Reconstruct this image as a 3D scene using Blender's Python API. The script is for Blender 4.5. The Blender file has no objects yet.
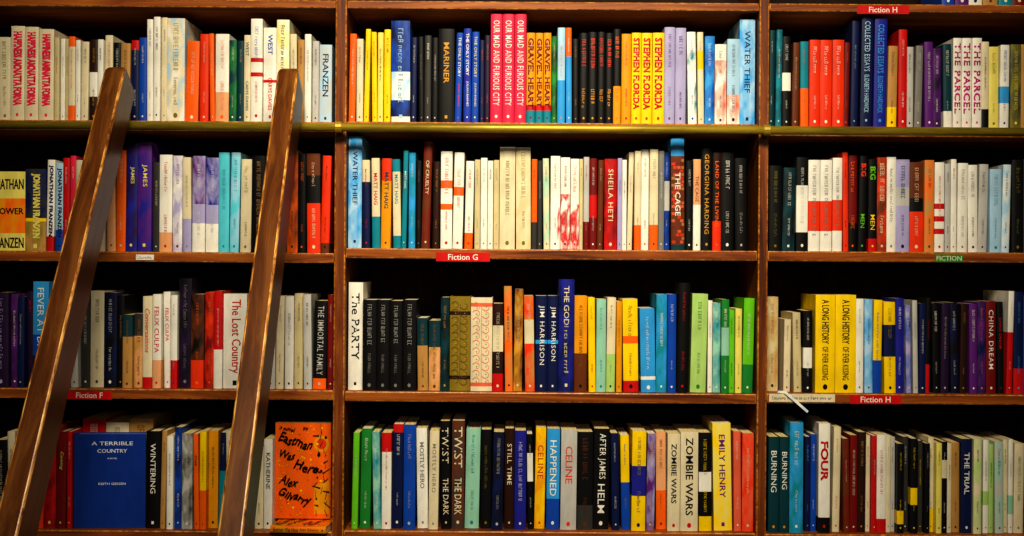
import bpy, math, random
from mathutils import Matrix, Vector
random.seed(7)
C = bpy.context.scene.collection
scn = bpy.context.scene
try:
    scn.view_settings.view_transform = 'Standard'
    scn.view_settings.look = 'None'
    scn.view_settings.gamma = .8
    scn.view_settings.exposure = -.08
except Exception:
    pass
F = 1248.0; D = 2.6; ZC = 1.4; TH = 0.007
ct, st = math.cos(TH), math.sin(TH)
SPY = 0.014                                   # how far the spines sit behind the shelf edge

def at(px, py, Y):
    dx, dy = px - 512.0, 268.0 - py
    s = (D + Y) / F
    return Vector(((dx * ct - dy * st) * s, Y, ZC + (dx * st + dy * ct) * s))

# ------------------------------------------------------------------ colours / materials
PAL = dict(wh=('white', 'ece9e2'), cr=('cream', 'e0d4b6'), iv=('ivory', 'd0c298'), py=('pale-yellow', 'e8da74'),
 ye=('yellow', 'f4d000'), gy=('golden-yellow', 'e29c0a'), ora=('orange', 'f26c0a'), ro=('red-orange', 'e23c0e'),
 re=('red', 'c81414'), dr=('dark-red', '7a1210'), pk=('hot-pink', 'e82c54'), ma=('magenta', 'c4127e'), pu=('purple', '662480'),
 dp=('dark-purple', '2c163c'), la=('lavender', 'aea8d2'), ind=('indigo', '262896'), na=('navy', '121e50'), bl=('blue', '144eb4'),
 cb=('cobalt-blue', '123a94'), sb=('sky-blue', '38a0e2'), pb=('pale-blue', 'accee8'), te=('teal', '128a9e'), dt=('dark-teal', '0e404a'), mi=('mint', '9accb8'),
 gr=('green', '248836'), lg=('lime-green', '70c420'), pg=('pale-green', 'b0d07c'), ol=('olive', '80781e'), og=('olive-gold', '907a24'), br=('brown', '6e3816'),
 db=('dark-brown', '34180c'), ta=('tan', 'bc9050'), pe=('peach', 'e6ac7c'), sa=('salmon', 'e26c4c'), gg=('grey', '84827e'),
 lt=('light-grey', 'c0bebc'), dg=('dark-grey', '3e3c39'), bk=('black', '121011'), go=('gold', 'd09a30'), cy=('cyan', '5cc8dc'))

def lin(h):
    r = []
    for i in (0, 2, 4):
        c = int(h[i:i+2], 16) / 255
        r.append(c / 12.92 if c <= .04045 else ((c + .055) / 1.055) ** 2.4)
    return tuple(r) + (1.0,)

def newmat(name, rough=.5, spec=.4, metal=0):
    m = bpy.data.materials.new(name); m.use_nodes = True
    b = m.node_tree.nodes['Principled BSDF']
    b.inputs['Roughness'].default_value = rough
    b.inputs['Metallic'].default_value = metal
    if 'Specular IOR Level' in b.inputs: b.inputs['Specular IOR Level'].default_value = spec
    return m, m.node_tree, b

def noise_color(nt, b, stops, scale, stretch=(1, 1, 1), detail=4, rough=.6, bump=0, dist=0):
    tc = nt.nodes.new('ShaderNodeTexCoord'); mp = nt.nodes.new('ShaderNodeMapping')
    mp.inputs['Scale'].default_value = stretch
    n = nt.nodes.new('ShaderNodeTexNoise'); n.inputs['Scale'].default_value = scale
    n.inputs['Detail'].default_value = detail; n.inputs['Roughness'].default_value = rough
    n.inputs['Distortion'].default_value = dist
    r = nt.nodes.new('ShaderNodeValToRGB')
    el = r.color_ramp.elements
    while len(el) < len(stops): el.new(.5)
    for e, (p, c) in zip(el, stops): e.position = p; e.color = c
    L = nt.links.new
    L(tc.outputs['Object'], mp.inputs['Vector']); L(mp.outputs['Vector'], n.inputs['Vector'])
    L(n.outputs['Fac'], r.inputs['Fac']); L(r.outputs['Color'], b.inputs['Base Color'])
    if bump:
        bp = nt.nodes.new('ShaderNodeBump'); bp.inputs['Strength'].default_value = bump; bp.inputs['Distance'].default_value = .002
        L(n.outputs['Fac'], bp.inputs['Height']); L(bp.outputs['Normal'], b.inputs['Normal'])

MATS = {}
def ink(code, base=None):
    key = code if base is None else code + '~' + base
    if key in MATS: return MATS[key]
    ks = code.split('/')
    m, nt, b = newmat('print_' + '_'.join(PAL[k][0].replace('-', '_') for k in ks), .42, .25)
    cs = [lin(PAL[k][1]) for k in ks]
    if base:                                                     # fine print: ink thinned by the cover showing through
        c2 = lin(PAL[base.split('/')[0]][1]); cs = [tuple(.72*p + .28*q for p, q in zip(cs[0], c2))]
    if len(cs) == 1:
        c = cs[0]; d = tuple(x * .78 for x in c[:3]) + (1,)
        noise_color(nt, b, [(.34, d), (.58, c)], 30, (1, 1, .35), 5)
    else:                                                        # soft printed art: broad tone patches
        n = len(cs)
        st_ = [(.4 + .2 * (i + .0) / (n - 1), c) for i, c in enumerate(cs)]
        noise_color(nt, b, st_, 26, (1.2, 1, .6), 3, .55, 0, .3)
    MATS[key] = m
    return m

def wood(name, dark, mid, light, stretch, rough=.4, scale=6, bump=.15, spec=.4, det=9, lo=.32, hi=.7):
    m, nt, b = newmat(name, rough, spec)
    noise_color(nt, b, [(lo, lin(dark)), (.5, lin(mid)), (hi, lin(light))], scale, stretch, det, .64, bump, .8)
    return m
W_SHELF = wood('stained_wood_shelf', '56260a', '8e4a14', 'b26c22', (.6, 9, 9), .46, 6, .1, .28)
W_UP = wood('stained_wood_upright', '42190a', '763a10', '9c5c20', (9, 9, .6), .46, 6, .1, .28)
W_EDGE = wood('worn_lit_golden_edge', '5a2e0c', 'a86820', 'dca648', (6, 6, 6), .4, 12, .05)  # worn bookcase edges, with the golden light they catch painted into the colour
W_BACK = wood('dark_wood_back', '180a04', '261206', '34180a', (5, 5, 1), .7, 6, .1, .2)
W_LAD = wood('worn_ladder_wood', '34180a', '4e280e', '683a16', (8, 8, .6), .28, 5, .08, .4, 7, .25, .75)
W_TIP = wood('worn_ladder_face', '3c1c0a', '623612', '8c5c28', (7, 7, .8), .28, 6, .08, .4, 7, .28, .74)
W_WORN = wood('worn_ladder_edge', '6a380f', 'b0742e', 'e8b868', (8, 8, 2), .3, 9, .08, .4, 9, .4, .62)
W_FLOOR = wood('floor_wood', '2a1408', '4a2812', '66401e', (6, 1, 1))
BRASS, nt_, b_ = newmat('dull_brass', .42, .45, .35)
noise_color(nt_, b_, [(.3, lin('6e5e18')), (.65, lin('b49c32'))], 14, (.5, 4, 4), 6, .7)
PAPER, nt_, b_ = newmat('page_edges', .8, .2)
noise_color(nt_, b_, [(.35, lin('c8b078')), (.62, lin('f0e0aa'))], 60, (14, .4, .4), 3)
PAPERW, nt_, b_ = newmat('page_edges_white', .8, .2)
noise_color(nt_, b_, [(.35, lin('d0c098')), (.62, lin('f4ead0'))], 60, (14, .4, .4), 3)
PLASTER, nt_, b_ = newmat('wall_plaster', .8, .2)
noise_color(nt_, b_, [(.3, lin('6a5844')), (.7, lin('7a6650'))], 5)

# ------------------------------------------------------------------ lettering geometry
TC = {}
def text_geo(s, shear=0, bold=.01, space=1.0):
    k = (s, shear, bold, space)
    if k in TC: return TC[k]
    cu = bpy.data.curves.new('t', 'FONT'); cu.body = s; cu.resolution_u = 2
    cu.shear = shear; cu.offset = bold; cu.space_character = space
    o = bpy.data.objects.new('t', cu)
    C.objects.link(o)
    dg = bpy.context.evaluated_depsgraph_get(); dg.update()
    m = bpy.data.meshes.new_from_object(o.evaluated_get(dg))
    vs = [(v.co.x, v.co.y) for v in m.vertices]; fs = [tuple(p.vertices) for p in m.polygons]
    bpy.data.objects.remove(o); bpy.data.curves.remove(cu); bpy.data.meshes.remove(m)
    if vs:
        x0 = min(v[0] for v in vs); y0 = min(v[1] for v in vs)
        vs = [(a - x0, b - y0) for a, b in vs]
        W = max(v[0] for v in vs); Hh = max(v[1] for v in vs)
    else: W = Hh = 1
    TC[k] = (vs, fs, W, Hh)
    return TC[k]

def greek_geo(n, rng):                        # small print too fine to read: rows of strokes
    vs, fs = [], []; x = 0
    def q(a, b, c, d):
        i = len(vs); vs.extend([(a, b), (c, b), (c, d), (a, d)]); fs.append((i, i+1, i+2, i+3))
    t = rng.choice([.1, .12, .15]); nxt = rng.randint(3, 7); low = rng.random() < .4
    for i in range(n):
        if i == nxt: x += .4; nxt = i + rng.randint(3, 8); continue
        h = .68 if (low and i and rng.random() < .75) else 1
        w = rng.choice([.36, .44, .5, .56])
        q(x, 0, x + t, h)
        if rng.random() < .7: q(x + t, h - t, x + w, h)
        if rng.random() < .4: q(x + t, .38, x + w * .85, .38 + t)
        if rng.random() < .45: q(x + t, 0, x + w, t)
        if rng.random() < .4: q(x + w - t, t, x + w, h - t)
        x += w + .2
    return vs, fs, max(x - .2, .1), 1.0

# ------------------------------------------------------------------ mesh builder
class MB:
    def __init__(s): s.v = []; s.f = []; s.mi = []; s.mats = []
    def slot(s, m):
        if m not in s.mats: s.mats.append(m)
        return s.mats.index(m)
    def add(s, vs, fs, m):
        o = len(s.v); k = s.slot(m); s.v.extend(vs)
        for f in fs: s.f.append(tuple(i + o for i in f)); s.mi.append(k)
    def box(s, a, b, m):
        x0, y0, z0 = a; x1, y1, z1 = b
        s.add([(x0,y0,z0),(x1,y0,z0),(x1,y1,z0),(x0,y1,z0),(x0,y0,z1),(x1,y0,z1),(x1,y1,z1),(x0,y1,z1)],
              [(0,3,2,1),(4,5,6,7),(0,1,5,4),(1,2,6,5),(2,3,7,6),(3,0,4,7)], m)
    def build(s, name, parent=None, bevel=0, segs=2, edge=None, smooth=False):
        k = s.slot(edge) if edge else -1
        me = bpy.data.meshes.new(name); me.from_pydata(s.v, [], s.f)
        for m in s.mats: me.materials.append(m)
        me.polygons.foreach_set('material_index', s.mi)
        if smooth: me.polygons.foreach_set('use_smooth', [True] * len(s.f))
        me.update()
        o = bpy.data.objects.new(name, me); C.objects.link(o)
        if parent: o.parent = parent
        if bevel:
            b = o.modifiers.new('bevel', 'BEVEL'); b.width = bevel; b.segments = segs; b.limit_method = 'ANGLE'
            if k >= 0: b.material = k
        return o

def empty(name, loc, label, cat, group=None, rot=(0, 0, 0)):
    o = bpy.data.objects.new(name, None); o.location = loc; o.rotation_euler = rot; o.empty_display_size = .02
    C.objects.link(o); tag(o, label, cat, group); return o
def tag(o, label, cat, group=None):
    o['label'] = label; o['category'] = cat
    if group: o['group'] = group

# ------------------------------------------------------------------ a book
def book_parts(root, w, H, dep, base, inkc, title, author, bands, rng, hard=False, horiz=None, front=None, shapes=None, size=None, shear=0, orn=None, brk=None, heavy=False, big=False):
    mb = MB()
    t = .0022 if hard else .0006
    t = min(t, w * .2)
    bul = min(.0038 if hard else .002, w * .12)
    n = 8 if w > .012 else 6
    sp = lambda x: -bul * (1 - abs(2 * x / w) ** 2.6)
    outer = [(-w/2, dep)] + [(-w/2 + w*i/n, sp(-w/2 + w*i/n)) for i in range(n + 1)] + [(w/2, dep)]
    k = (w/2 - t) / (w/2)
    inner = [(x * k, y if i in (0, len(outer)-1) else y + t) for i, (x, y) in enumerate(outer)]
    zl = {0.0, 1.0}; bl = []
    for bd in (bands or '').split():
        r, c = bd.split(':'); a, b = r.split('-'); a = int(a)/100; b = int(b)/100
        zl |= {a, b}; bl.append((a, b, c))
    zl = sorted(zl); P = len(outer)
    for j in range(len(zl) - 1):
        mid = (zl[j] + zl[j+1]) / 2; code = base
        for a, b, c in bl:
            if a < mid < b: code = c
        vs = [(x, y, zl[j]*H) for x, y in outer] + [(x, y, zl[j+1]*H) for x, y in outer]
        mb.add(vs, [(i, i+1, P+i+1, P+i) for i in range(P-1)], ink(code))
    m0 = ink(base)
    mb.add([(x, y, 0) for x, y in inner] + [(x, y, H) for x, y in inner], [(i+1, i, P+i, P+i+1) for i in range(P-1)], m0)
    for z in (0, H):
        fs = [(i, i+1, P+i+1, P+i) for i in range(P-1)]
        if z == 0: fs = [f[::-1] for f in fs]
        mb.add([(x, y, z) for x, y in outer] + [(x, y, z) for x, y in inner], fs, m0)
    for e in (0, P-1):
        a, b = outer[e], inner[e]
        mb.add([(a[0],a[1],0),(b[0],b[1],0),(b[0],b[1],H),(a[0],a[1],H)], [(0,1,2,3)], m0)
    eps = .0004
    def spine_text(geo, z1, z0, code, frac, maxasp=1.25, minasp=.5, align=.5, fine=False, hv=False):
        vs, fs, W, Hh = geo
        if not vs: return
        hx = w * frac; L = z1 - z0
        sc = hx / Hh; ln = W * sc
        asp = L / ln
        if asp > maxasp: asp = maxasp
        if asp < minasp:
            hx *= asp / minasp; sc = hx / Hh; ln = W * sc; asp = minasp
        tot = ln * asp; zs = z1 - (L - tot) * align
        e = .035 * hx
        for ox_, oz_ in (((0, 0),) if not hv else ((-e, -e), (e, e), (-e, e), (e, -e))):
            out = []
            for a, b in vs:
                x = b * sc - hx / 2 + ox_; x = max(-w*.49, min(w*.49, x))
                out.append((x, sp(x) - eps, zs - a * sc * asp + oz_ * 1.3))
            mb.add(out, fs, ink(code, base if fine else None))
    ink2 = inkc.split('+'); c1 = ink2[0]; c2 = ink2[-1]
    if horiz:
        for (s, zc, hh, code) in horiz:
            vs, fs, W, Hh = text_geo(s); sx = w * .9 / W; sz = hh * H / Hh
            for d in (-.0003, .0003):
                mb.add([(a*sx - w*.45 + d, sp(a*sx - w*.45) - eps, zc*H - hh*H/2 + b*sz) for a, b in vs], fs, ink(code))
    elif orn:                                                     # ornamental spine: fine leafy scrolls on a stem
        R = 11
        mb.add([(x, sp(x) - eps, z) for x, z in ((-w*.012, H*.08), (w*.012, H*.08), (w*.012, H*.92), (-w*.012, H*.92))], [(0, 1, 2, 3)], ink(c1, base))
        for i in range(R):
            zc = H * (.1 + .8 * i / (R - 1))
            for s in (-1, 1):
                r = w * .17; xc = s * w * .22
                vs = []; fs = []
                for q in range(11):
                    an = 3.6 + s * (q / 10 * 4.6) + (0 if s > 0 else -.9); rr = r * (1.2 - .8 * q / 10)
                    x, z = xc + rr * math.cos(an), zc + rr * 1.1 * math.sin(an); h = w * .016 * (1.4 - q / 10)
                    vs += [(x - h*math.cos(an), z - h*math.sin(an)), (x + h*math.cos(an), z + h*math.sin(an))]
                    if q: fs.append((2*q-2, 2*q-1, 2*q+1, 2*q))
                mb.add([(max(-w*.48, min(w*.48, x)), sp(x) - eps, z) for x, z in vs], fs, ink(c1, base))
                d = w * .03
                mb.add([(xc + a, sp(xc + a) - eps * 1.5, zc + b) for a, b in ((-d, 0), (0, -d), (d, 0), (0, d))], [(0, 1, 2, 3)], ink(c2))
    elif brk:                                                     # picture spine of a brick tower
        rows = 24
        for i in range(rows):
            za = H * (.06 + .76 * i / rows); zb_ = za + H * .76 / rows * .8
            for j in range(3):
                xa = -w*.46 + w*.31*j + (w*.12 if i % 2 else 0); xb = min(xa + w*rng.uniform(.24, .29), w*.47)
                if xb > xa: mb.add([(x, sp(x) - eps * .6, z) for x, z in ((xa, za), (xb, za), (xb, zb_), (xa, zb_))], [(0, 1, 2, 3)], ink(rng.choice(['ro', 'br', 'sa', 'ta', 'dr', 'br']), 'br'))
        spine_text(text_geo('THE CAGE', 0, .01), H*.8, H*.2, 'wh', .4)
    elif title is not None:
        f = size or rng.choice([.42, .48, .54])
        bold = rng.choice([.004, .008, .012]); spc = rng.choice([.95, 1, 1.12])
        if author:
            spine_text(text_geo(title, shear, bold, spc), H*.95, H*.5, c1, f, align=.1, hv=heavy)
            if author == '*': spine_text(greek_geo(14, rng), H*.6, H*.13, c2, f*.8, align=.3, fine=True)
            else: spine_text(text_geo(author, 0, .005), H*.47, H*.13, c2, f*.85, align=.4)
        else:
            spine_text(text_geo(title, shear, bold, spc), H*.94, H*.16, c1, f, align=.25, hv=heavy, maxasp=1.6 if heavy else 1.25)
    elif big:
        spine_text(greek_geo(rng.randint(11, 14), rng), H*.95, H*.42, c1, .46, align=.1, maxasp=1.0)
        spine_text(greek_geo(rng.randint(7, 9), rng), H*.4, H*.12, c2, .4, align=.2, maxasp=1.0)
    else:
        mode = rng.random()
        if mode < .5:
            spine_text(greek_geo(rng.randint(12, 20), rng), H*.95, H*.5, c1, rng.uniform(.2, .32), align=.2, fine=True, maxasp=1)
            spine_text(greek_geo(rng.randint(10, 16), rng), H*.46, H*.14, c2, rng.uniform(.16, .24), align=.6, fine=True, maxasp=1)
        elif mode < .8:
            spine_text(greek_geo(rng.randint(22, 36), rng), H*.94, H*.16, c1, rng.uniform(.2, .3), align=.3, fine=True, maxasp=1)
        else:
            spine_text(greek_geo(rng.randint(10, 16), rng), H*.94, H*.45, c1, rng.uniform(.24, .36), align=.1, fine=True, maxasp=1)
            spine_text(greek_geo(rng.randint(8, 12), rng), H*.36, H*.14, c2, rng.uniform(.16, .22), align=.5, fine=True, maxasp=1)
    if w > .009 and not horiz and not orn and not brk:            # publisher's mark at the foot of the spine
        r = w * .12; zc = H * .06; s = rng.choice([4, 8, 10])
        pts = [(r*math.cos(6.2832*i/s + .785), r*1.2*math.sin(6.2832*i/s + .785)) for i in range(s)]
        mb.add([(x, sp(x) - eps, zc + z) for x, z in pts], [tuple(range(s))], ink(c2))
    for (s, u0, u1, zc, hh, code, sh, rot) in (front or []):      # front cover, the +x side
        vs, fs, W, Hh = text_geo(s, sh, .012)
        sx = (u1 - u0) * dep / W; sz = hh * H / Hh; cr, sr = math.cos(rot), math.sin(rot)
        uc = (u0 + u1) / 2 * dep
        for d in ((-.0002, .0002) if shapes else (0,)):
            out = []
            for a, b in vs:
                p, q = a*sx - W*sx/2 + d, b*sz - Hh*sz/2 + d
                if shapes: q += .13 * hh * H * math.sin(a * 4.3)  # wavering hand
                out.append((w/2 + (.0024 if shapes else .0003), uc + p*cr - q*sr, zc*H + p*sr + q*cr))
            mb.add(out, fs, ink(code))
    for i, (pts, code) in enumerate(shapes or []):
        mb.add([(w/2 + .0001 + .00002*i, u*dep, z*H) for u, z in pts], [tuple(range(len(pts)))], ink(code))
    mb.build('cover', root)
    pb = MB(); g = .003 if hard else .0006
    pb.box((-w/2*k + .0002, t + .0004, g), (w/2*k - .0002, dep - (.004 if hard else .0012), H - g), rng.choice([PAPER, PAPER, PAPERW]))
    pb.build('page_block', root)

# ------------------------------------------------------------------ the tables: (right px, top px, base, ink, title, author, bands, extra)
T = {}
T['0R'] = (943, 5.5, [(956,-90,'bl','wh'),(970,-90,'pu','wh'),(984,-94,'wh','na'),(999,-90,'ta','br'),(1013,-90,'te','wh'),(1027,-92,'dr','cr')])
hp = ('cr', 'pk', 'HAPPINESS AMINATTA FORNA', '', None, {'size': .66, 'hv': 1})
T['1L'] = (-6, 121.5, [(10,36,'cr','ol'),(24,26)+hp,(38,27)+hp,(53,29)+hp,(58,36,'iv','ora'),(63,38,'wh','gg'),(68,38,'iv','br'),
 (75,36,'cr','ora','', '', '0-18:ora 88-100:ora'),(80,39,'wh','re'),(88,40,'cr','gg'),(97,41,'db','go','','','30-60:wh'),(103,38,'wh','bk'),(111,36,'cr','re'),(119,41,'bk','wh'),(130,41,'ta','br'),
 (138,38,'na','wh',None,'','88-100:re'),(146,38,'bl','wh'),(153,17,'wh','gg'),(160,16,'wh','na'),(166,19,'cr','gg'),
 (184,18,'wh/cr/pb','ol'),(198,38,'ora','wh'),(207,34,'ro','cr'),(214,34,'ora','wh'),(228,34,'wh','ora',None,'','0-34:pe'),
 (236,38,'dt/gr','wh'),(243,38,'dt','cr'),(250,33,'cr','dt','WEST','CARYS DAVIES'),(262,20,'wh','bl+re',None,'','44-48:re 58-62:re'),
 (276,29,'wh','bl+re','WEST','CARYS DAVIES','42-45:re',{'size':.34}),(289,20,'py/wh','dt'),(297,35,'cr','gg'),(304,38,'ta','br'),(311,36,'wh','gg'),(318,42,'lt','na'),
 (331,44,'pb/lt','na','FRANZEN','',None,{'size':.46})])
gh = ('gy', 'dr', 'GRAVEL HEART', '', '0-14:te 14-20:re', {'size': .62, 'hv': 1})
sf = ('ye', 're', 'STEPHEN FLORIDA', '', None, {'size': .62, 'hv': 1})
om = ('pk', 'wh', 'OUR MAD AND FURIOUS CITY', '', None, {'size': .56})
bo = ('bk', 'ro+gy', None, '', None, {'big': 1})
os_ = ('THE ONLY STORY', 'JULIAN BARNES')
T['1M'] = (347, 123.5, [(356,34,'ora','wh'),(363,37,'cr','br'),(370,28,'ye','bk'),(377,29,'ye','gr'),(383,32,'py','bk'),(390,29,'ye','bk'),
 (410,22,'na/bl','pb',None,'','22-50:wh/pb 0-6:wh'),(417,36,'na','wh'),(424,36,'bk','gg'),(431,37,'dg','wh'),(438,36,'bk','lt'),
 (454,29,'bk','go','MARINER','',None,{'size':.36}),(463,30,'bl','wh+pk')+os_,(471,30,'ind/bl','wh')+os_,(479,31,'bl','py')+os_,(484,38,'na','ora'),(490,33,'dp','ora'),
 (502,14)+om,(514,14)+om,(526,14)+om,(535,33)+gh,(543,33)+gh,(551,33)+gh,(557,36,'gr/bk','cr'),(565,27,'pb','ora',None,'','0-45:sb'),(572,27,'sb','wh',None,'','70-100:ora'),
 (579,36,'bk','ta'),(588,33)+bo,(597,32)+bo,(605,32)+bo,(613,33)+bo,(621,28,'bk','ora',None,'','0-40:gy',{'big':1}),(631,34,'gy','re'),
 (641,33)+sf,(652,33)+sf,(664,33)+sf,(675,28,'la','pu'),(686,28,'la','na'),(697,33,'wh/wh/te','bl'),(705,33,'cr','gg',None,'','60-80:ye'),
 (715,35,'sb/bl','wh'),(727,42,'wh/sa','na',None,'','80-100:wh'),(740,40,'pb','na',None,'','0-35:wh/sa'),(756,18,'sb/pb','na','WATER THIEF','',None,{'size':.36})])
rr = ('ro', 'wh')
pc = ('wh', 'ma', 'THE PARCEL', '', None, {'size': .66, 'hv': 1})
T['1R'] = (769, 127.5, [(776,27,'dt','wh'),(783,28,'te/dt','wh'),(792,36,'bk','wh',None,'','40-60:wh'),(800,40,'br','cr'),(809,41,'te','ora',None,'','0-45:ora'),
 (820,40)+rr,(832,40)+rr,(844,40)+rr,(851,41,'dr','ora'),(860,22,'na','pb'),(873,17,'na','pb','COLLECTED ESSAYS','ELIZABETH HARDWICK',None,{'size':.5}),(887,17,'ind','sb','COLLECTED ESSAYS','ELIZABETH HARDWICK',None,{'size':.5}),
 (898,46,'ta','br',None,'','0-25:ye'),(907,32,'re','wh'),(915,47,'lt','na'),(924,46,'gg','wh'),(934,44,'pu','wh'),(943,46,'dp/pu','wh'),(953,42,'dt','wh',None,'','0-20:wh'),
 (962,38)+pc,(972,38)+pc,(982,38)+pc,(990,43,'cr','bk',None,'','0-22:bk'),(1000,46,'py','ol'),(1010,44,'wh','bl',None,'','30-50:sb'),(1021,44,'ol/dg','py'),(1032,46,'ta','br')])
T['2L'] = (-8, 252, [(24,173,'ora/gy','bk','',None,'66-100:py 0-22:py',{'h':[('NATHAN',.84,.13,'bk'),('POWER',.5,.08,'bk'),('RANZEN',.1,.13,'bk')]}),
 (45,170,'dg/na','py','JONATHAN FRANZEN','','0-36:ta/ol 36-40:ye',{'size':.42,'hv':1}),(54,162,'wh','na+re','JONATHAN FRANZEN','',"0-16:re",{'size':.6,'hv':1}),(62,162,'pb','na','JONATHAN FRANZEN','',"0-24:bl",{'size':.6,'hv':1}),
 (69,160,'re','wh'),(75,158,'pk','cr'),(83,160,'cr','re'),(92,164,'dp','wh'),(103,150,'cr','br'),(114,148,'pe','br'),(124,150,'ora','cr'),
 (137,142,'ind/dp','py','JAMES','',None,{'size':.42}),(151,141,'ind/pu','py','JAMES','',None,{'size':.42}),(158,160,'dg','cr'),(171,156,'wh','re',None,'','0-20:pe'),(181,154,'la/wh','dr'),(191,158,'cr','gg',None,'','0-35:la'),
 (204,155,'pu/la','wh',None,'','0-30:wh 30-50:la'),(217,155,'ind/la','wh',None,'','0-30:wh 30-50:la'),(228,151,'cy','te'),(239,151,'cy/pb','te'),(251,159,'cr','ol'),
 (265,156,'bk','ta'),(275,158,'dg','ora'),(286,154,'br','go'),(297,152,'ora/br','bk'),(305,152,'bk','ora'),(320,151,'ro','cr',None,'','50-78:bk 78-100:br'),(331,154,'ro','bk',None,'','0-10:br')])
T['2M'] = (347, 249.5, [(361,137,'pb/sb','na','WATER THIEF','',None,{'size':.36}),(370,160,'na','re',None,'','75-100:cr'),(380,158,'cr','re+te','MATT HAIG','','0-35:te',{'size':.44}),(391,157,'gy','dt','MATT HAIG','','75-100:ro',{'size':.42}),
 (401,157,'cr','te','MATT HAIG','','0-14:te 86-100:te',{'size':.42}),(408,152,'te','wh','MATT HAIG','',None,{'size':.42}),(415,152,'sb/te','wh'),(421,162,'bk','gg'),(432,142,'br/dr','cr','OF CRUELTY','',None,{'size':.42}),(440,160,'db','ta'),
 (452,150,'wh','re',None,'','62-70:ora 40-46:ora'),(464,150,'wh','re',None,'','55-64:ora'),(474,159,'wh','re',None,'','0-18:ora'),(480,160,'iv','gg'),(487,157,'wh','gg'),(493,161,'wh','na'),(499,158,'iv','gg'),
 (515,145,'cr','ol',None,'',None),(531,146,'iv/cr','ol',None,'',None),(537,160,'ora','bk',None,'','0-30:dg'),(542,162,'dg','cr'),(550,160,'cr/mi','re'),(560,158,'wh/wh/re','bk',None,'','55-100:wh'),
 (570,158,'wh/re/wh','bk',None,'','60-100:wh'),(579,158,'wh/re/wh','re',None,'','50-100:wh'),(583,160,'iv','bk'),(589,159,'lt','re',None,'','0-30:dr'),(597,158,'dr','wh',None,'','35-60:re'),(604,159,'br','cr'),(617,158,'re/dr','cr','SHEILA HETI','',None,{'size':.4}),
 (622,158,'la','na'),(627,160,'wh','dg'),(634,152,'cr','bk'),(641,150,'cr','ora',None,'','0-25:ora'),(649,150,'wh','ora'),(658,150,'cr','br',None,'','0-25:ora'),(664,152,'gg','wh'),(670,152,'bl/na','wh',None,'','40-70:lt'),
 (685,137,'br','wh',None,'','84-100:sb 0-5:dt',{'brk':1}),(693,160,'bk','wh'),(701,158,'wh','dr','THE CAGE','',"50-100:pe"),(712,150,'bk','go','GEORGINA HARDING',''),(721,151,'db','ora','LAND OF THE LIVING','',"0-30:ro"),
 (734,152,'bk','wh'),(747,157,'bk','lt')])
pw = ('wh', 'bk+wh', None, '', '22-55:ro')
T['2R'] = (769, 252, [(782,167,'bk','ol',None,'',None),(796,167,'dt/bk','wh',None,'',None),(808,158,'bk','wh',None,'','20-70:wh'),(820,160)+pw,(832,160)+pw,(842,158)+pw,
 (849,153,'ro','bk'),(858,154,'dr','ora',None,'','0-30:bk',{'big':1}),(868,158,'bk','ro+lg','BIG','MEN',None,{'size':.6,'hv':1}),(877,160,'bk','lg+ye','BIG','MEN',"0-14:re",{'size':.6,'hv':1}),(887,158,'br/ro','cr',None,'',None,{'big':1}),(897,158,'wh','gg'),(911,158,'la','na',None,'','50-70:lt'),
 (925,160,'ro','cr',None,'','45-60:bk 60-100:br'),(935,160,'ta/ora','br'),(945,160,'wh','re',None,'','20-26:re 34-40:re 48-54:re'),(951,163,'lt','bk'),(957,161,'wh','re'),(968,165,'wh','gg'),(979,165,'wh','na'),(990,165,'lt','bk'),
 (1002,167,'pb','te'),(1012,167,'pb/wh','na'),(1024,158,'bk','ol'),(1034,160,'dg','wh')])
fc = ('wh', 're', 'FELIX CULPA', '')
T['3L'] = (-8, 388.5, [(8,292,'dp','la'),(17,293,'pu/dp','wh'),(24,296,'na','lt'),(32,294,'dp','re'),(48,280,'sb','wh+na','FEVER AT DAWN','','0-30:na 30-50:bl'),(58,294,'dg','ta'),(68,296,'br','cr'),(78,295,'lt','dr'),(88,296,'dg','wh'),
 (102,293,'cr','dg'),(115,293,'bk/na','wh'),(122,297,'bk','ta'),(132,313,'ta','br',None,'','70-100:dt'),(142,313,'ta/pe','br',None,'','70-100:dg'),
 (152,298,'cr','re','Conversations','',"0-12:re",{'sh':.3}),(161,293)+fc+('0-30:pe',),(170,293)+fc,(177,293,'wh','pu',None,'','0-30:re'),(190,279,'dp/bk','gg'),(203,293,'bk/br','ora',None,'','0-30:ro'),(213,292,'dr/ro','ora'),
 (222,292,'re','wh',None,'','0-40:wh'),(246,292,'wh','re+bk','The Lost Country','',None,{'size':.5}),(255,296,'dg','cr'),(265,294,'br','go'),(275,296,'lt','bk',None,'','75-100:re'),
 (284,296,'cr','bk'),(293,296,'wh','bk'),(302,295,'iv','bk'),(312,296,'lt','bk'),(327,300,'bk','lt','THE IMMORTAL FAMILY','',"0-12:ora"),(334,296,'dr','cr')])
jh = ('na', 'wh', 'JIM HARRISON', '', '50-54:sb')
bb = ('bk', 'lt+gg')
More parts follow.
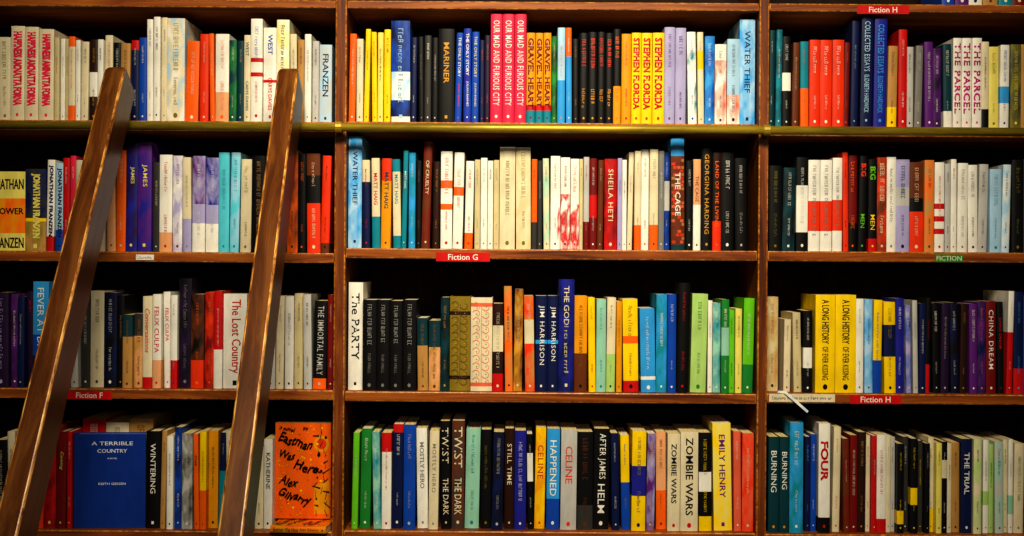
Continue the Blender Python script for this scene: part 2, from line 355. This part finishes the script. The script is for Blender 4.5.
T['3M'] = (347, 392, [(362,282,'wh','bk','The PARTY','',None,{'hard':1}),(376,300)+bb,(389,300)+bb,(402,301)+bb,(416,300)+bb,(428,320,'ta','br',None,'','62-100:dt'),(440,320,'ta/pe','br',None,'','62-100:dt'),
 (449,298,'dt/bk','go'),(470,298,'og','db+go',None,'','80-84:db 12-16:db',{'hard':1,'orn':1}),(492,298,'cr','ro+gr',None,'','90-94:sa 5-9:sa',{'hard':1,'orn':1}),(503,305,'db','cr',None,'','45-75:cr 0-20:re'),
 (513,287,'ora/ta','db'),(523,290,'go/br','cr'),(535,297,'ro/ta','cr',None,'','50-75:cr'),(547,296)+jh,(558,296)+jh,(574,281,'na/ind','cr','THE GOD','*',None,{'hard':1,'size':.34}),
 (587,296,'gy','bk',None,'','0-40:br'),(596,300,'ye','re'),(606,300,'mi','te'),(616,300,'cr','dg',None,'','0-40:pg'),(622,302,'gy','br'),
 (639,297,'ye','bk',None,'','0-12:re 52-60:ora'),(656,307,'sb','wh',None,'','15-19:wh'),(667,295,'te/sb','wh'),(676,293,'bl','wh'),(690,282,'bk','re',None,'',None,{'hard':1}),
 (708,294,'pg','gr'),(713,300,'wh','gr'),(721,302,'mi/te','wh'),(729,300,'gr','wh',None,'','40-70:mi'),(735,309,'lg','dt'),(742,310,'py','gr'),(756,297,'lg','wh',None,'','0-30:gr',{'hard':1})])
yh = ('ye', 'bk', 'A LONG HISTORY', 'OF EVER KISSING', None, {'size': .36})
T['3R'] = (769, 393.5, [(785,298,'iv/ta','db',None,'',None,{'off':.028,'yaw':-4}),(793,318,'cr','br',None,'',None,{'off':.02}),(803,314,'iv','db',None,'',None,{'off':.012}),(815,313,'bk','wh',None,'','30-55:wh',{'yaw':-3}),(835,295)+yh,(856,295)+yh,(864,300,'wh','te'),(873,300,'pb/sb','na'),
 (883,299,'ye','bl',None,'','0-35:bl'),(896,300,'ye','bk',None,'','40-75:na'),(905,298,'ind','wh'),(912,303,'la/bl','wh'),(919,302,'lt','bk'),(926,304,'na','wh'),(933,300,'bk','re',None,'','0-30:re'),
 (942,302,'bk','wh'),(951,302,'dp','lt'),(961,304,'bk/na','wh'),(969,304,'db','ta'),(978,302,'pu','wh'),(987,303,'na/pu','ora'),(998,300,'dr','wh','CHINA DREAM',''),(1006,300,'bk','re','CHINA DREAM',''),(1014,292,'re','wh',None,'','60-100:wh'),(1024,290,'na','sb',None,'','0-25:re'),(1034,296,'bl','wh')])
BH = 'standing behind the face-out blue hardback'
T['4L'] = (-8, 529.5, [(6,440,'bk','cr'),(16,432,'cr','dr'),(26,434,'br','go'),(35,432,'ta','db'),(43,430,'ro','cr'),(55,430,'dr/re','py','Coming','',None,{'sh':.3,'hard':1}),(66,431,'dr','py','Coming','',None,{'sh':.3,'hard':1}),(71,432,'re','wh'),
 (95,424,'re','wh',None,'',None,{'off':.066,'lab':f'red book {BH}, leftmost of three'}),(119,426,'cr','br',None,'',None,{'off':.066,'lab':f'cream book {BH}, middle of three'}),(143.5,424,'ta','br',None,'',None,{'off':.066,'lab':f'tan book {BH}, rightmost of three'})])
T['4L2'] = (144, 529.5, [(159,433,'bk','wh','WINTERING','',None,{'hard':1,'size':.36}),(166,431,'ta','br'),(173,436,'wh','na'),(181,430,'bl/na','wh'),(192,434,'lt/dg','wh'),(199,432,'ora','bk','ETGAR',''),(206,430,'ye','re','','',"0-40:ora"),(216,432,'gy','bk'),(225,434,'te','ye',None,'','60-100:na'),
 (234,432,'cr','na'),(244,434,'br','cr'),(253,432,'dg','go'),(262,446,'cr','bk'),(271,440,'wh','bk','KATHERINE','')])
zw = ('cr', 'bk+re', 'ZOMBIE WARS', '', None, {'size':.42})
T['4M'] = (351, 530.5, [(359,432,'lg','wh'),(371,430,'gr','wh'),(381,430,'mi/te','wh'),(391,434,'wh','re',None,'','80-100:re'),(403,427,'na','wh',None,'','92-100:re'),(415,427,'bl','lt'),(428,430,'wh','gg','MOSTLY HERO','',None,{'size':.4}),(439,430,'cr','gg','MOSTLY HERO','',None,{'size':.4}),
 (451,421,'bk','cr','TWIST','THE DARK',None,{'size':.66}),(464,421,'dg/br','cr','TWIST','THE DARK',None,{'size':.66}),(480,430,'mi','te',None,'',None,{'hard':1}),(491,432,'bk','ol'),(504,430,'na/bk','lt'),(514,431,'db','cr','STILL TIME',''),(526,430,'ind','wh'),(534,436,'bk','wh',None,'','50-80:wh'),
 (546,430,'gy/ye','re','CELINE','',None,{'size':.55}),(560,432,'sb','wh','HAPPENED','',"0-30:bl",{'size':.5}),(577,430,'lt','ro','CELINE','',None,{'size':.44}),(593,432,'bk','br',None,'','0-25:dg'),(610,432,'bk','wh','AFTER JAMES','HELM',None,{'size':.52}),(620,432,'na','wh'),(631,434,'ye','bl',None,'','0-50:bl'),
 (646,432,'ye','na',None,'','35-65:ind'),(656,436,'pu/la','ye'),(667,434,'pe','br',None,'','0-40:ora'),(680,434)+zw,(698,432)+zw,(712,434,'bk','ye',None,'','40-60:wh 0-15:ye'),(733,425,'ye/py','pu','EMILY HENRY','',None,{'size':.32}),(742,434,'sa','wh'),(756,434,'ro/sa','cr')])
bu = ('dt', 'wh+gy', 'BURNING', '')
T['4R'] = (768, 533.5, [(779,437)+bu,(789,437)+bu,(806,422,'te/sb','wh',None,'',None,{'hard':1,'off':0,'yaw':-2.5}),(812,437,'na','sb'),(818,434,'bl','wh'),(833,425,'wh','re','FOUR','',"0-14:bk",{'size':.62,'hv':1,'off':.001,'yaw':-2.5}),(842,428,'cr','pk'),(850,440,'br/dr','cr'),(858,438,'dr','cr'),(867,435,'db','ta'),
 (872,436,'cr','re'),(877,438,'re','wh'),(887,434,'wh','re',None,'','0-14:re'),(892,437,'cr','gg'),(897,436,'lt','na'),(904,442,'bk','ye',None,'','10-25:ye'),(910,440,'dg','wh'),(920,440,'bk','ye',None,'','30-48:ye',{'off':0,'yaw':-2.5}),(925,442,'dg','ye'),(930,444,'bk','lt'),(936,440,'cr','ol',None,'','0-25:ye'),(942,442,'py','bk'),(948,440,'bk','wh',None,'','60-80:cr'),(953,443,'cr','bk'),
 (962,442,'ta','bk'),(973,440,'na','wh','THE TRIAL',''),(984,440,'cr/pg','dg',None,'',None,{'off':0,'yaw':-2.5}),(990,442,'wh','gr',None,'','30-45:pg'),(995,443,'pg','dg'),(1005,441,'lt/mi','dg'),(1010,443,'cr','gr'),(1015,442,'wh','gr',None,'','20-40:mi'),(1026,442,'cr','gr')])

# bookcase x extents (front edge)
XL0, XL1 = at(-92, 268, 0).x, at(-80, 268, 0).x
XA0, XA1 = at(334, 268, 0).x, at(345.5, 268, 0).x
XB0, XB1 = at(757.5, 268, 0).x, at(767.5, 268, 0).x
XR0, XR1 = at(1180, 268, 0).x, at(1192, 268, 0).x
BX = {'L': (XL1, XA0), 'M': (XA1, XB0), 'R': (XB1, XR0)}
PXB = {'L': 165, 'M': 550, 'R': 900}

ROWN = {'0': 'uppermost shelf', '1': 'top shelf', '2': 'second shelf', '3': 'third shelf', '4': 'bottom shelf'}
BAYN = {'L': 'left bay', 'M': 'middle bay', 'R': 'right bay'}
ORD = 'first second third fourth fifth sixth seventh eighth ninth tenth eleventh twelfth thirteenth fourteenth fifteenth sixteenth seventeenth eighteenth nineteenth twentieth twenty-first twenty-second twenty-third twenty-fourth twenty-fifth'.split()
QUOTE = {k: k for k in ('WEST', 'GRAVEL HEART', 'THE ONLY STORY', 'MARINER', 'WATER THIEF', 'THE PARCEL', 'COLLECTED ESSAYS', 'OF CRUELTY', 'THE CAGE', 'LAND OF THE LIVING', 'BIG',
 'FELIX CULPA', 'FEVER AT DAWN', 'Conversations', 'The Lost Country', 'THE IMMORTAL FAMILY', 'The PARTY', 'THE GOD', 'A LONG HISTORY', 'CHINA DREAM', 'Coming', 'WINTERING', 'MOSTLY HERO', 'TWIST', 'STILL TIME', 'HAPPENED', 'ZOMBIE WARS', 'BURNING', 'FOUR', 'THE TRIAL')}
QUOTE['OUR MAD AND FURIOUS CITY'] = 'FURIOUS CITY'
QUOTE['HAPPINESS AMINATTA FORNA'] = 'HAPPINESS'
NUMW = {2: 'two', 3: 'three'}
def cname(code): return '-and-'.join(dict.fromkeys(PAL[k][0] for k in code.split('/')))
def prim(code): return PAL[code.split('/')[0]][0]

cells = {}
for key, (x, yb, rows) in T.items():
    for e in rows:
        e = tuple(e) + (None,) * (8 - len(e))
        x1, top, base, ik, ti, au, bands, ex = e
        cells.setdefault(key[:2], []).append(dict(x0=x, x1=x1, top=top, yb=yb, base=base, ink=ik, ti=ti or None, au=au, bands=bands, ex=ex or {}))
        x = x1
def look(b, short=False):
    w = b['x1'] - b['x0']; h = b['yb'] - b['top']
    s = 'thick ' if w >= 15 else ('thin ' if w <= 7 else ('tall ' if h > 106 else ('short ' if h < 78 else '')))
    nm = cname(b['base'])
    if b['ex'].get('brk'): nm = 'brick-patterned red-and-blue'
    elif b['ex'].get('orn'): nm = 'scroll-patterned ' + nm
    elif '/' in b['base']: nm = 'mottled ' + nm
    elif b['bands'] and not short:
        bn = [q.split(':')[1].split('/')[0] for q in b['bands'].split()]
        bn = [q for q in bn if q != b['base']]
        if bn: nm = nm + ' ' + PAL[bn[0]][0] + '-banded'
    return f"{s}{nm}"
jr = random.Random(21)
for key, L in cells.items():
    vis = [b for b in L if not b['ex'].get('lab')]               # those behind a face-out book are told apart separately
    def fulllook(b):
        if key[0] == '0': return f"{prim(b['base'])} book with only its foot in view"
        if b['ex'].get('brk'): return look(b) + ' picture book'
        return f"{look(b)} book with {PAL[b['ink'].split('+')[0]][0]} lettering"
    lk = [fulllook(b) for b in vis]; n = len(vis)
    nb = [(prim(vis[i-1]['base']) if i else None, prim(vis[i+1]['base']) if i < n-1 else None) for i in range(n)]
    for ib, b in enumerate(L):
        place = f"{ROWN[key[0]]} of {BAYN[key[1]]}"
        ex = b['ex']
        cand = ex.get('lab')
        if not cand:
            i = next(k for k, o in enumerate(vis) if o is b)
            if b['ti'] in QUOTE:
                same = [j for j in range(n) if vis[j]['ti'] == b['ti']]
                tt = QUOTE[b['ti']].upper()
                if len(same) == 1: cand = f"{look(b, 1)} book titled {tt} on the {place}"
                else:
                    k = same.index(i)
                    od = 'leftmost' if k == 0 else ('rightmost' if k == len(same)-1 else 'middle')
                    cand = f"{look(b, 1)} book titled {tt}, {od} of its {NUMW[len(same)]}, {place}"
            if (not cand or len(cand.split()) > 16) and lk.count(lk[i]) == 1: cand = f"{lk[i]} on the {place}"
            if not cand or len(cand.split()) > 16:
                if nb[i][0] and nb[i][1]:
                    mine = (lk[i], nb[i])
                    if sum(1 for j in range(n) if (lk[j], nb[j]) == mine) == 1:
                        cand = f"{lk[i]} between {nb[i][0]} and {nb[i][1]}, {place}"
            if not cand or len(cand.split()) > 16:
                if i + 1 <= (n + 1) // 2: od = f"{ORD[i]} from left" if i else 'leftmost'
                else: od = f"{ORD[n-1-i]} from right" if i < n - 1 else 'rightmost'
                cand = f"{lk[i]}, {od}, {place}"
                if len(cand.split()) > 16: cand = f"{look(b, 1)} book, {od}, {place}"
        rng = random.Random(sum(map(ord, b['base'] + b['ink'] + str(b['ti']) + str(b['bands']))) * 7 + (0 if b['ti'] else int(b['x1'])))
        nbs = [L[k] for k in (ib - 1, ib + 1) if 0 <= k < len(L)]
        twin = any((o['base'], o['ink'], o['bands'], o['ti']) == (b['base'], b['ink'], b['bands'], b['ti']) for o in nbs)
        if twin and not b['ti'] and not ex.get('big'): rng = random.Random(sum(map(ord, b['base'] + b['ink'])))
        p0 = at(b['x0'], b['yb'], SPY); p1 = at(b['x1'], b['yb'], SPY)
        X0 = max(p0.x, BX[key[1]][0] + .0012); X1 = min(p1.x, BX[key[1]][1] - .0012)
        tp = at((b['x0'] + b['x1']) / 2, b['top'] + (0 if twin else jr.uniform(-2.4, 2.4)), SPY)
        w = X1 - X0 - .0011
        zs = at(PXB[key[1]], b['yb'], SPY).z
        H = tp.z - zs
        if 'lab' in ex: H += .003
        dep = max(.115, min(.165, H * .66))
        lean = 0; dx = 0; lift = 0; yaw = math.radians(ex.get('yaw', 0))
        if yaw:
            sh = dep * math.sin(abs(yaw)); w -= sh; dx = math.copysign(sh / 2, yaw)
            dx = -dx if yaw < 0 else dx
            dx = -sh / 2 if yaw < 0 else sh / 2
        elif key[0] != '0' and 'lab' not in ex and w > .0115 and not twin and jr.random() < (.6 if key in ('4R', '4M', '3R') else .45):
            lean = math.radians(jr.uniform(.3, 1.3)) * jr.choice([-1, 1])
            sh = H * math.sin(abs(lean)); w -= sh; dx = -math.copysign(sh / 2, lean); lift = w/2 * math.sin(abs(lean))
        off = jr.uniform(0, .004 if twin else (.018 if key[0] == '4' else .014))
        if 'off' in ex: off = ex['off']
        root = empty('book', ((X0 + X1) / 2 + dx, SPY + off, zs + .0004 + lift), cand, 'book', f"books on the {place}", (0, lean, yaw))
        book_parts(root, w, H, dep, b['base'], b['ink'], b['ti'] if not ex.get('h') else None, b['au'], b['bands'], rng,
                   hard=bool(ex.get('hard')), horiz=ex.get('h'), shear=ex.get('sh', 0), size=ex.get('size'), orn=ex.get('orn'), brk=ex.get('brk'), heavy=bool(ex.get('hv')), big=bool(ex.get('big')))

def shelf_z(row, bay):
    return at(PXB[bay], T[row + bay][1], SPY).z

# ------------------------------------------------------------------ face-out books on the bottom left shelf
zb = shelf_z('4', 'L')
r4 = random.Random(3)
pL = at(71.5, 529, .02); pR = at(143.5, 529, .02)
hgt = (526 - 432) * (D + .02) / F
GB = 'books on the bottom shelf of left bay'
# rotated about -90 deg: spine to the left, front cover to the viewer, turned a little
tz = math.radians(4); W1 = pR.x - pL.x - .004
rt = empty('book', (pL.x + .0042, .034, zb + .0005), 'cobalt-blue hardback turned face out with white A TERRIBLE COUNTRY title', 'book', GB, (0, 0, -math.pi/2 + tz))
book_parts(rt, .03, hgt, W1, 'cb', 'wh', 'A TERRIBLE COUNTRY', '', None, r4, hard=True,
    front=[('A TERRIBLE', .24, .82, .9, .04, 'wh', 0, 0), ('COUNTRY', .32, .74, .82, .04, 'wh', 0, 0), ('A NOVEL', .46, .6, .74, .016, 'wh', 0, 0), ('KEITH GESSEN', .34, .72, .47, .024, 'wh', 0, 0)])
def disc(u, z, r, n=12, sq=.62): return [(u + r*math.cos(6.2832*i/n), z + r*sq*math.sin(6.2832*i/n)) for i in range(n)]
def cover_art():
    shp = [([(.7, .05), (.97, .05), (.97, .4), (.7, .34)], 'gy'), (disc(.83, .78, .14), 'gy'), (disc(.83, .78, .09), 'ro')]
    rs = random.Random(11)
    for i in range(70):
        shp.append((disc(rs.uniform(.05, .96), rs.uniform(.03, .97), rs.uniform(.01, .022), 6), rs.choice(['ye', 'gy', 'gy', 'gy', 'ro'])))
    # black ink doodles down the right-hand side: leaning strokes, loops and ticks
    for i in range(26):
        u, z = rs.uniform(.72, .94), rs.uniform(.06, .94); l = rs.uniform(.03, .08); an = rs.uniform(0, 3.14)
        c, s = math.cos(an), math.sin(an) * .7; h = .007
        shp.append(([(u - l*c + h*s, z - l*s - h*c), (u + l*c + h*.4*s, z + l*s - h*.4*c), (u + l*c - h*.4*s, z + l*s + h*.4*c), (u - l*c - h*s, z - l*s + h*c)], 'bk'))
    for i in range(6): shp.append((disc(rs.uniform(.74, .92), rs.uniform(.08, .92), rs.uniform(.015, .03), 8), 'bk'))
    fr = [('a novel', .08, .36, .94, .04, 'bk', .3, -.2), ('by', .5, .6, .94, .04, 'bk', .2, .1), ('Eastman', .06, .68, .81, .1, 'bk', .25, -.28), ('Was', .08, .36, .665, .08, 'bk', .25, -.2), ('Here', .34, .78, .54, .095, 'bk', .25, -.26),
          ('Alex', .08, .42, .39, .09, 'bk', .3, -.28), ('Gilvarry', .06, .66, .22, .115, 'bk', .3, -.28)]
    return shp, fr
shp, fr = cover_art()
# a copy lying flat, cover up and jutting forward, and another standing face out on it
a = at(265, 531, -.006); b = at(331, 531, -.006)
W2 = b.x - a.x; th = .013; yaw = math.radians(5)
lb = empty('book', (b.x - .009, -.019, zb + .0006 + th/2), 'orange-yellow paperback lying flat and jutting out below the face-out orange one', 'book', GB)
lb.rotation_euler = (0, -math.pi/2, -yaw)
book_parts(lb, th, W2 - .02, .116, 'gy/ora', 'bk', 'Eastman Was Here', 'Alex Gilvarry', None, random.Random(5), shear=.2, size=.6, shapes=shp, front=fr)
yo = .07
a = at(274, 531, yo - .018); b = at(331, 531, yo - .018)
W3 = b.x - a.x - .003
zo = zb + .0006 + th + .0028
H3 = at(300, 423, yo - .018).z - zo
ob = empty('book', (a.x + .001, yo, zo), 'orange paperback turned face out with black hand-drawn lettering', 'book', GB, (0, 0, -math.pi/2))
book_parts(ob, .028, H3, W3, 'ora', 'bk', 'Eastman Was Here', '', None, r4, shapes=shp, front=fr)

# ------------------------------------------------------------------ bookcase
DEP = .24; TOPZ = 2.2; TK = .021
bc = empty('bookcase', ((XL0 + XR1)/2, DEP/2, 0), 'dark stained wooden bookcase of three bays filled with books', 'bookcase')
ox, oy = bc.location.x, bc.location.y
def bcbox(name, a, b, m, bev=.0024, edge=W_EDGE):
    mb = MB(); mb.box((a[0]-ox, a[1]-oy, a[2]), (b[0]-ox, b[1]-oy, b[2]), m)
    return mb.build(name, bc, bev, 2, edge)
for x0, x1 in ((XL0, XL1), (XA0, XA1), (XB0, XB1), (XR0, XR1)):
    bcbox('upright', (x0, -.004, 0), (x1, DEP, TOPZ), W_UP, .003)
z0 = shelf_z('0', 'R')
for bay, x0, x1 in (('L', XL1, XA0), ('M', XA1, XB0), ('R', XB1, XR0)):
    for z, tk in [(shelf_z(r, bay), TK) for r in '1234'] + [(z0, .017), (TOPZ, TK)]:
        bcbox('shelf_board', (x0 + .0002, 0, z - tk), (x1 - .0002, DEP - .0005, z), W_SHELF)
    bcbox('back_panel', (x0 + .0002, DEP, 0), (x1 - .0002, DEP + .012, TOPZ), W_BACK, 0, None)
    bcbox('base_panel', (x0 + .0002, .02, 0), (x1 - .0002, .04, shelf_z('4', bay) - TK - .0005), W_UP)

# ------------------------------------------------------------------ brass ladder rail
zr = at(512, 128.5, -.034).z
rl = empty('ladder_rail', (0, -.034, zr), 'dull brass ladder rail running along the front of the top shelf', 'rail')
mb = MB(); N = 14
xs = (XL0, XR1)
ring = [(math.cos(6.2832*i/N)*.0075, math.sin(6.2832*i/N)*.0088) for i in range(N)]
mb.add([(x, y, z) for x in xs for y, z in ring], [(i, (i+1) % N, N + (i+1) % N, N + i) for i in range(N)] + [tuple(range(N))[::-1], tuple(range(N, 2*N))], BRASS)
mb.build('rail_tube', rl, smooth=True)
for x in ((XA0+XA1)/2, (XB0+XB1)/2, XL1 - .01, XR0 + .01):
    mb = MB()
    ring = [(math.cos(6.2832*i/N)*.0098, math.sin(6.2832*i/N)*.0118) for i in range(N)]
    mb.add([(x + d, y, z) for d in (-.007, .007) for y, z in ring], [(i, (i+1) % N, N + (i+1) % N, N + i) for i in range(N)] + [tuple(range(N))[::-1], tuple(range(N, 2*N))], BRASS)
    mb.box((x - .006, .008, -.005), (x + .006, .0298, .005), BRASS)
    mb.build('bracket', rl, .001)

# ------------------------------------------------------------------ ladder
SL = .63; THL = math.atan(SL); ZT = 1.785; YT = -.066
lx = (-.808 - .45) / 2; hs = .179
ld = empty('library_ladder', (lx, YT - ZT*SL, 0), 'worn dark wooden library ladder leaning in front of the left bay', 'ladder')
Ln = ZT / math.cos(THL); tw = .082; wx = .041
def rail_section(hx, ht, c):                  # rectangle with eased corners, 4 points each
    pts = []
    for cx, cy, a0 in ((1, 1, 0), (-1, 1, 90), (-1, -1, 180), (1, -1, 270)):
        for j in range(4):
            an = math.radians(a0 + 30*j)
            pts.append((cx*(hx - c) + c*math.cos(an), cy*(ht - c) + c*math.sin(an)))
    return pts
for s, spl, sft in ((-1, math.radians(.3), .003), (1, math.radians(-.45), .014)):
    mb = MB(); secs = []
    R = .03
    st_list = [(q/12*(Ln - R), 1) for q in range(13)] + [(Ln - R + R*math.sin(math.radians(a)), a) for a in (15, 30, 45, 58, 70, 80, 87)]
    for q, (zz, a) in enumerate(st_list):
        f = 1 if q < 13 else math.cos(math.radians(a)) ** .7
        hx = wx/2 * (1 if q < 13 else .5 + .5*f); ht = tw/2 * (1 if q < 13 else .3 + .7*f)
        pts = rail_section(hx, ht, min(.0042, hx*.9, ht*.9))
        secs.append([(x, t, (t*math.tan(THL) if q == 0 else zz)) for x, t in pts])
    n = 16
    mb.v = [p for sec in secs for p in sec]
    kl, kt, kw = mb.slot(W_LAD), mb.slot(W_TIP), mb.slot(W_WORN)
    for q in range(len(secs) - 1):
        for i in range(n):
            j = (i + 1) % n
            mb.f.append((q*n + i, q*n + j, (q+1)*n + j, (q+1)*n + i))
            mb.mi.append(kt if (i == 11 or q >= 13) else (kw if i % 4 != 3 and i >= 8 else kl))
    mb.f.append(tuple(range(n))[::-1]); mb.mi.append(kl)
    mb.f.append(tuple(range((len(secs)-1)*n, len(secs)*n))); mb.mi.append(kt)
    o = mb.build('side_rail', ld)
    o.matrix_local = Matrix.Translation((s*hs + sft, 0, 0)) @ Matrix.Rotation(spl, 4, 'Y') @ Matrix.Rotation(-THL, 4, 'X')
for z in (.14, .4, .66):
    mb = MB(); mb.box((-hs + .003 + wx/2 - .002, z*SL - .05, z - .012), (hs + .01 - wx/2 + .002, z*SL + .05, z + .012), W_LAD)
    mb.build('tread', ld, .003)

# ------------------------------------------------------------------ shelf labels
def sign(px0, px1, py0, py1, base, inkc, text, label, Y=-.0008, grk=0):
    a = at(px0, py1, Y); b = at(px1, py0, Y)
    c = (a + b) / 2; w = b.x - a.x; h = (py1 - py0) * (D + Y) / F
    mb = MB(); mb.box((-w/2, -.0006, -h/2), (w/2, .0006, h/2), ink(base))
    vs, fs, W, Hh = text_geo(text, 0, .012) if text else greek_geo(grk, random.Random(9))
    if vs:
        s = min(h*.66/Hh, w*.9/W)
        mb.add([(p*s - W*s/2, -.0009, q*s - Hh*s/2) for p, q in vs], fs, ink(inkc))
    o = mb.build('shelf_label', None); o.location = c
    tag(o, label, 'label', 'shelf labels'); return o
sign(436, 490, 252.5, 261.5, 're', 'wh', 'Fiction G', 'red Fiction G label on the second shelf edge of the middle bay')
sign(857, 909, 5.5, 14, 're', 'wh', 'Fiction H', 'red Fiction H label on the shelf edge above the right bay')
sign(850, 901, 395, 404, 're', 'wh', 'Fiction H', 'red Fiction H label on the third shelf edge of the right bay')
sign(67, 112, 391, 399.5, 're', 'wh', 'Fiction F', 'red Fiction F label on the third shelf edge of the left bay')
sign(935, 963, 254.5, 262, 'gr', 'cr', 'FICTION', 'small green label on the second shelf edge of the right bay')
sign(769, 835, 394, 402, 'cr', 'bk', '', 'long cream strip label with small black print below the yellow books', grk=34)
sign(136, 154, 254.5, 260, 'wh', 'gg', '', 'tiny white price ticket on the second shelf edge of the left bay', grk=8)

# straight white paper strip: one end on the shelf board, the rest slanting down over its edge
zr3 = shelf_z('3', 'R')
pts = [Vector((at(779, 391, 0).x, .011, zr3 + .0026)), Vector((at(783, 391, 0).x, .002, zr3 + .0026)), Vector((at(785, 392, 0).x, -.005, zr3 + .0022))]
for i in range(4):
    q = (i + 1) / 4
    pts.append(at(785 + 23*q, 392 + 20*q, -.005 - .002*q))
c0 = Vector((pts[0].x, pts[0].y, zr3 + .0003)); vs = []
for p in pts: vs += [tuple(p - c0 + Vector((.0016, 0, .0022))), tuple(p - c0 - Vector((.0016, 0, .0022))), tuple(p - c0 + Vector((.0016, .0008, .0022))), tuple(p - c0 + Vector((-.0016, .0008, -.0022)))]
fs = []; n = len(pts)
for i in range(n - 1):
    k = 4*i; fs += [(k, k+1, k+5, k+4), (k+2, k+6, k+7, k+3), (k, k+4, k+6, k+2), (k+1, k+3, k+7, k+5)]
fs += [(0, 2, 3, 1), (4*n-4, 4*n-3, 4*n-1, 4*n-2)]
mb = MB(); mb.add(vs, fs, ink('pb/wh'))
o = mb.build('paper_strip'); o.location = c0
tag(o, 'narrow pale paper strip slanting down across the cream strip label', 'paper strip')

# ------------------------------------------------------------------ room
def struct(name, a, b, m):
    mb = MB(); mb.box(a, b, m); o = mb.build(name); o['kind'] = 'structure'; return o
struct('floor', (-3, -4, -.05), (3, .4, 0), W_FLOOR)
struct('wall_back', (-3, .27, 0), (3, .4, 3.2), PLASTER)

# ------------------------------------------------------------------ light
def area(name, loc, tgt, sx, sy, e, col, spread=math.pi):
    l = bpy.data.lights.new(name, 'AREA'); l.shape = 'RECTANGLE'; l.size = sx; l.size_y = sy; l.energy = e; l.color = col; l.spread = spread
    o = bpy.data.objects.new(name, l); C.objects.link(o); o.location = loc
    o.rotation_euler = (Vector(tgt) - Vector(loc)).to_track_quat('-Z', 'Y').to_euler()
area('ceiling_lamp', (.08, -2.1, 3.0), (.04, 0, 1.5), 1.1, .5, 24, (1, .9, .68), math.radians(76))
area('front_fill', (.3, -3.3, 2.1), (0, 0, 1.2), 1.2, .8, 3, (1, .92, .76), math.radians(100))  # weak fill added from the front to lift the page tops, no real lamp
w = bpy.data.worlds.new('world'); scn.world = w; w.use_nodes = True
w.node_tree.nodes['Background'].inputs[0].default_value = (1, .75, .5, 1)
w.node_tree.nodes['Background'].inputs[1].default_value = .008

# ------------------------------------------------------------------ camera
cd = bpy.data.cameras.new('camera'); cam = bpy.data.objects.new('camera', cd); C.objects.link(cam)
cd.sensor_width = 36; cd.lens = F / 1024 * 36; cd.clip_start = .05
M = Matrix(((ct, -st, 0, 0), (0, 0, -1, -D), (st, ct, 0, ZC), (0, 0, 0, 1)))
cam.matrix_world = M
scn.camera = cam
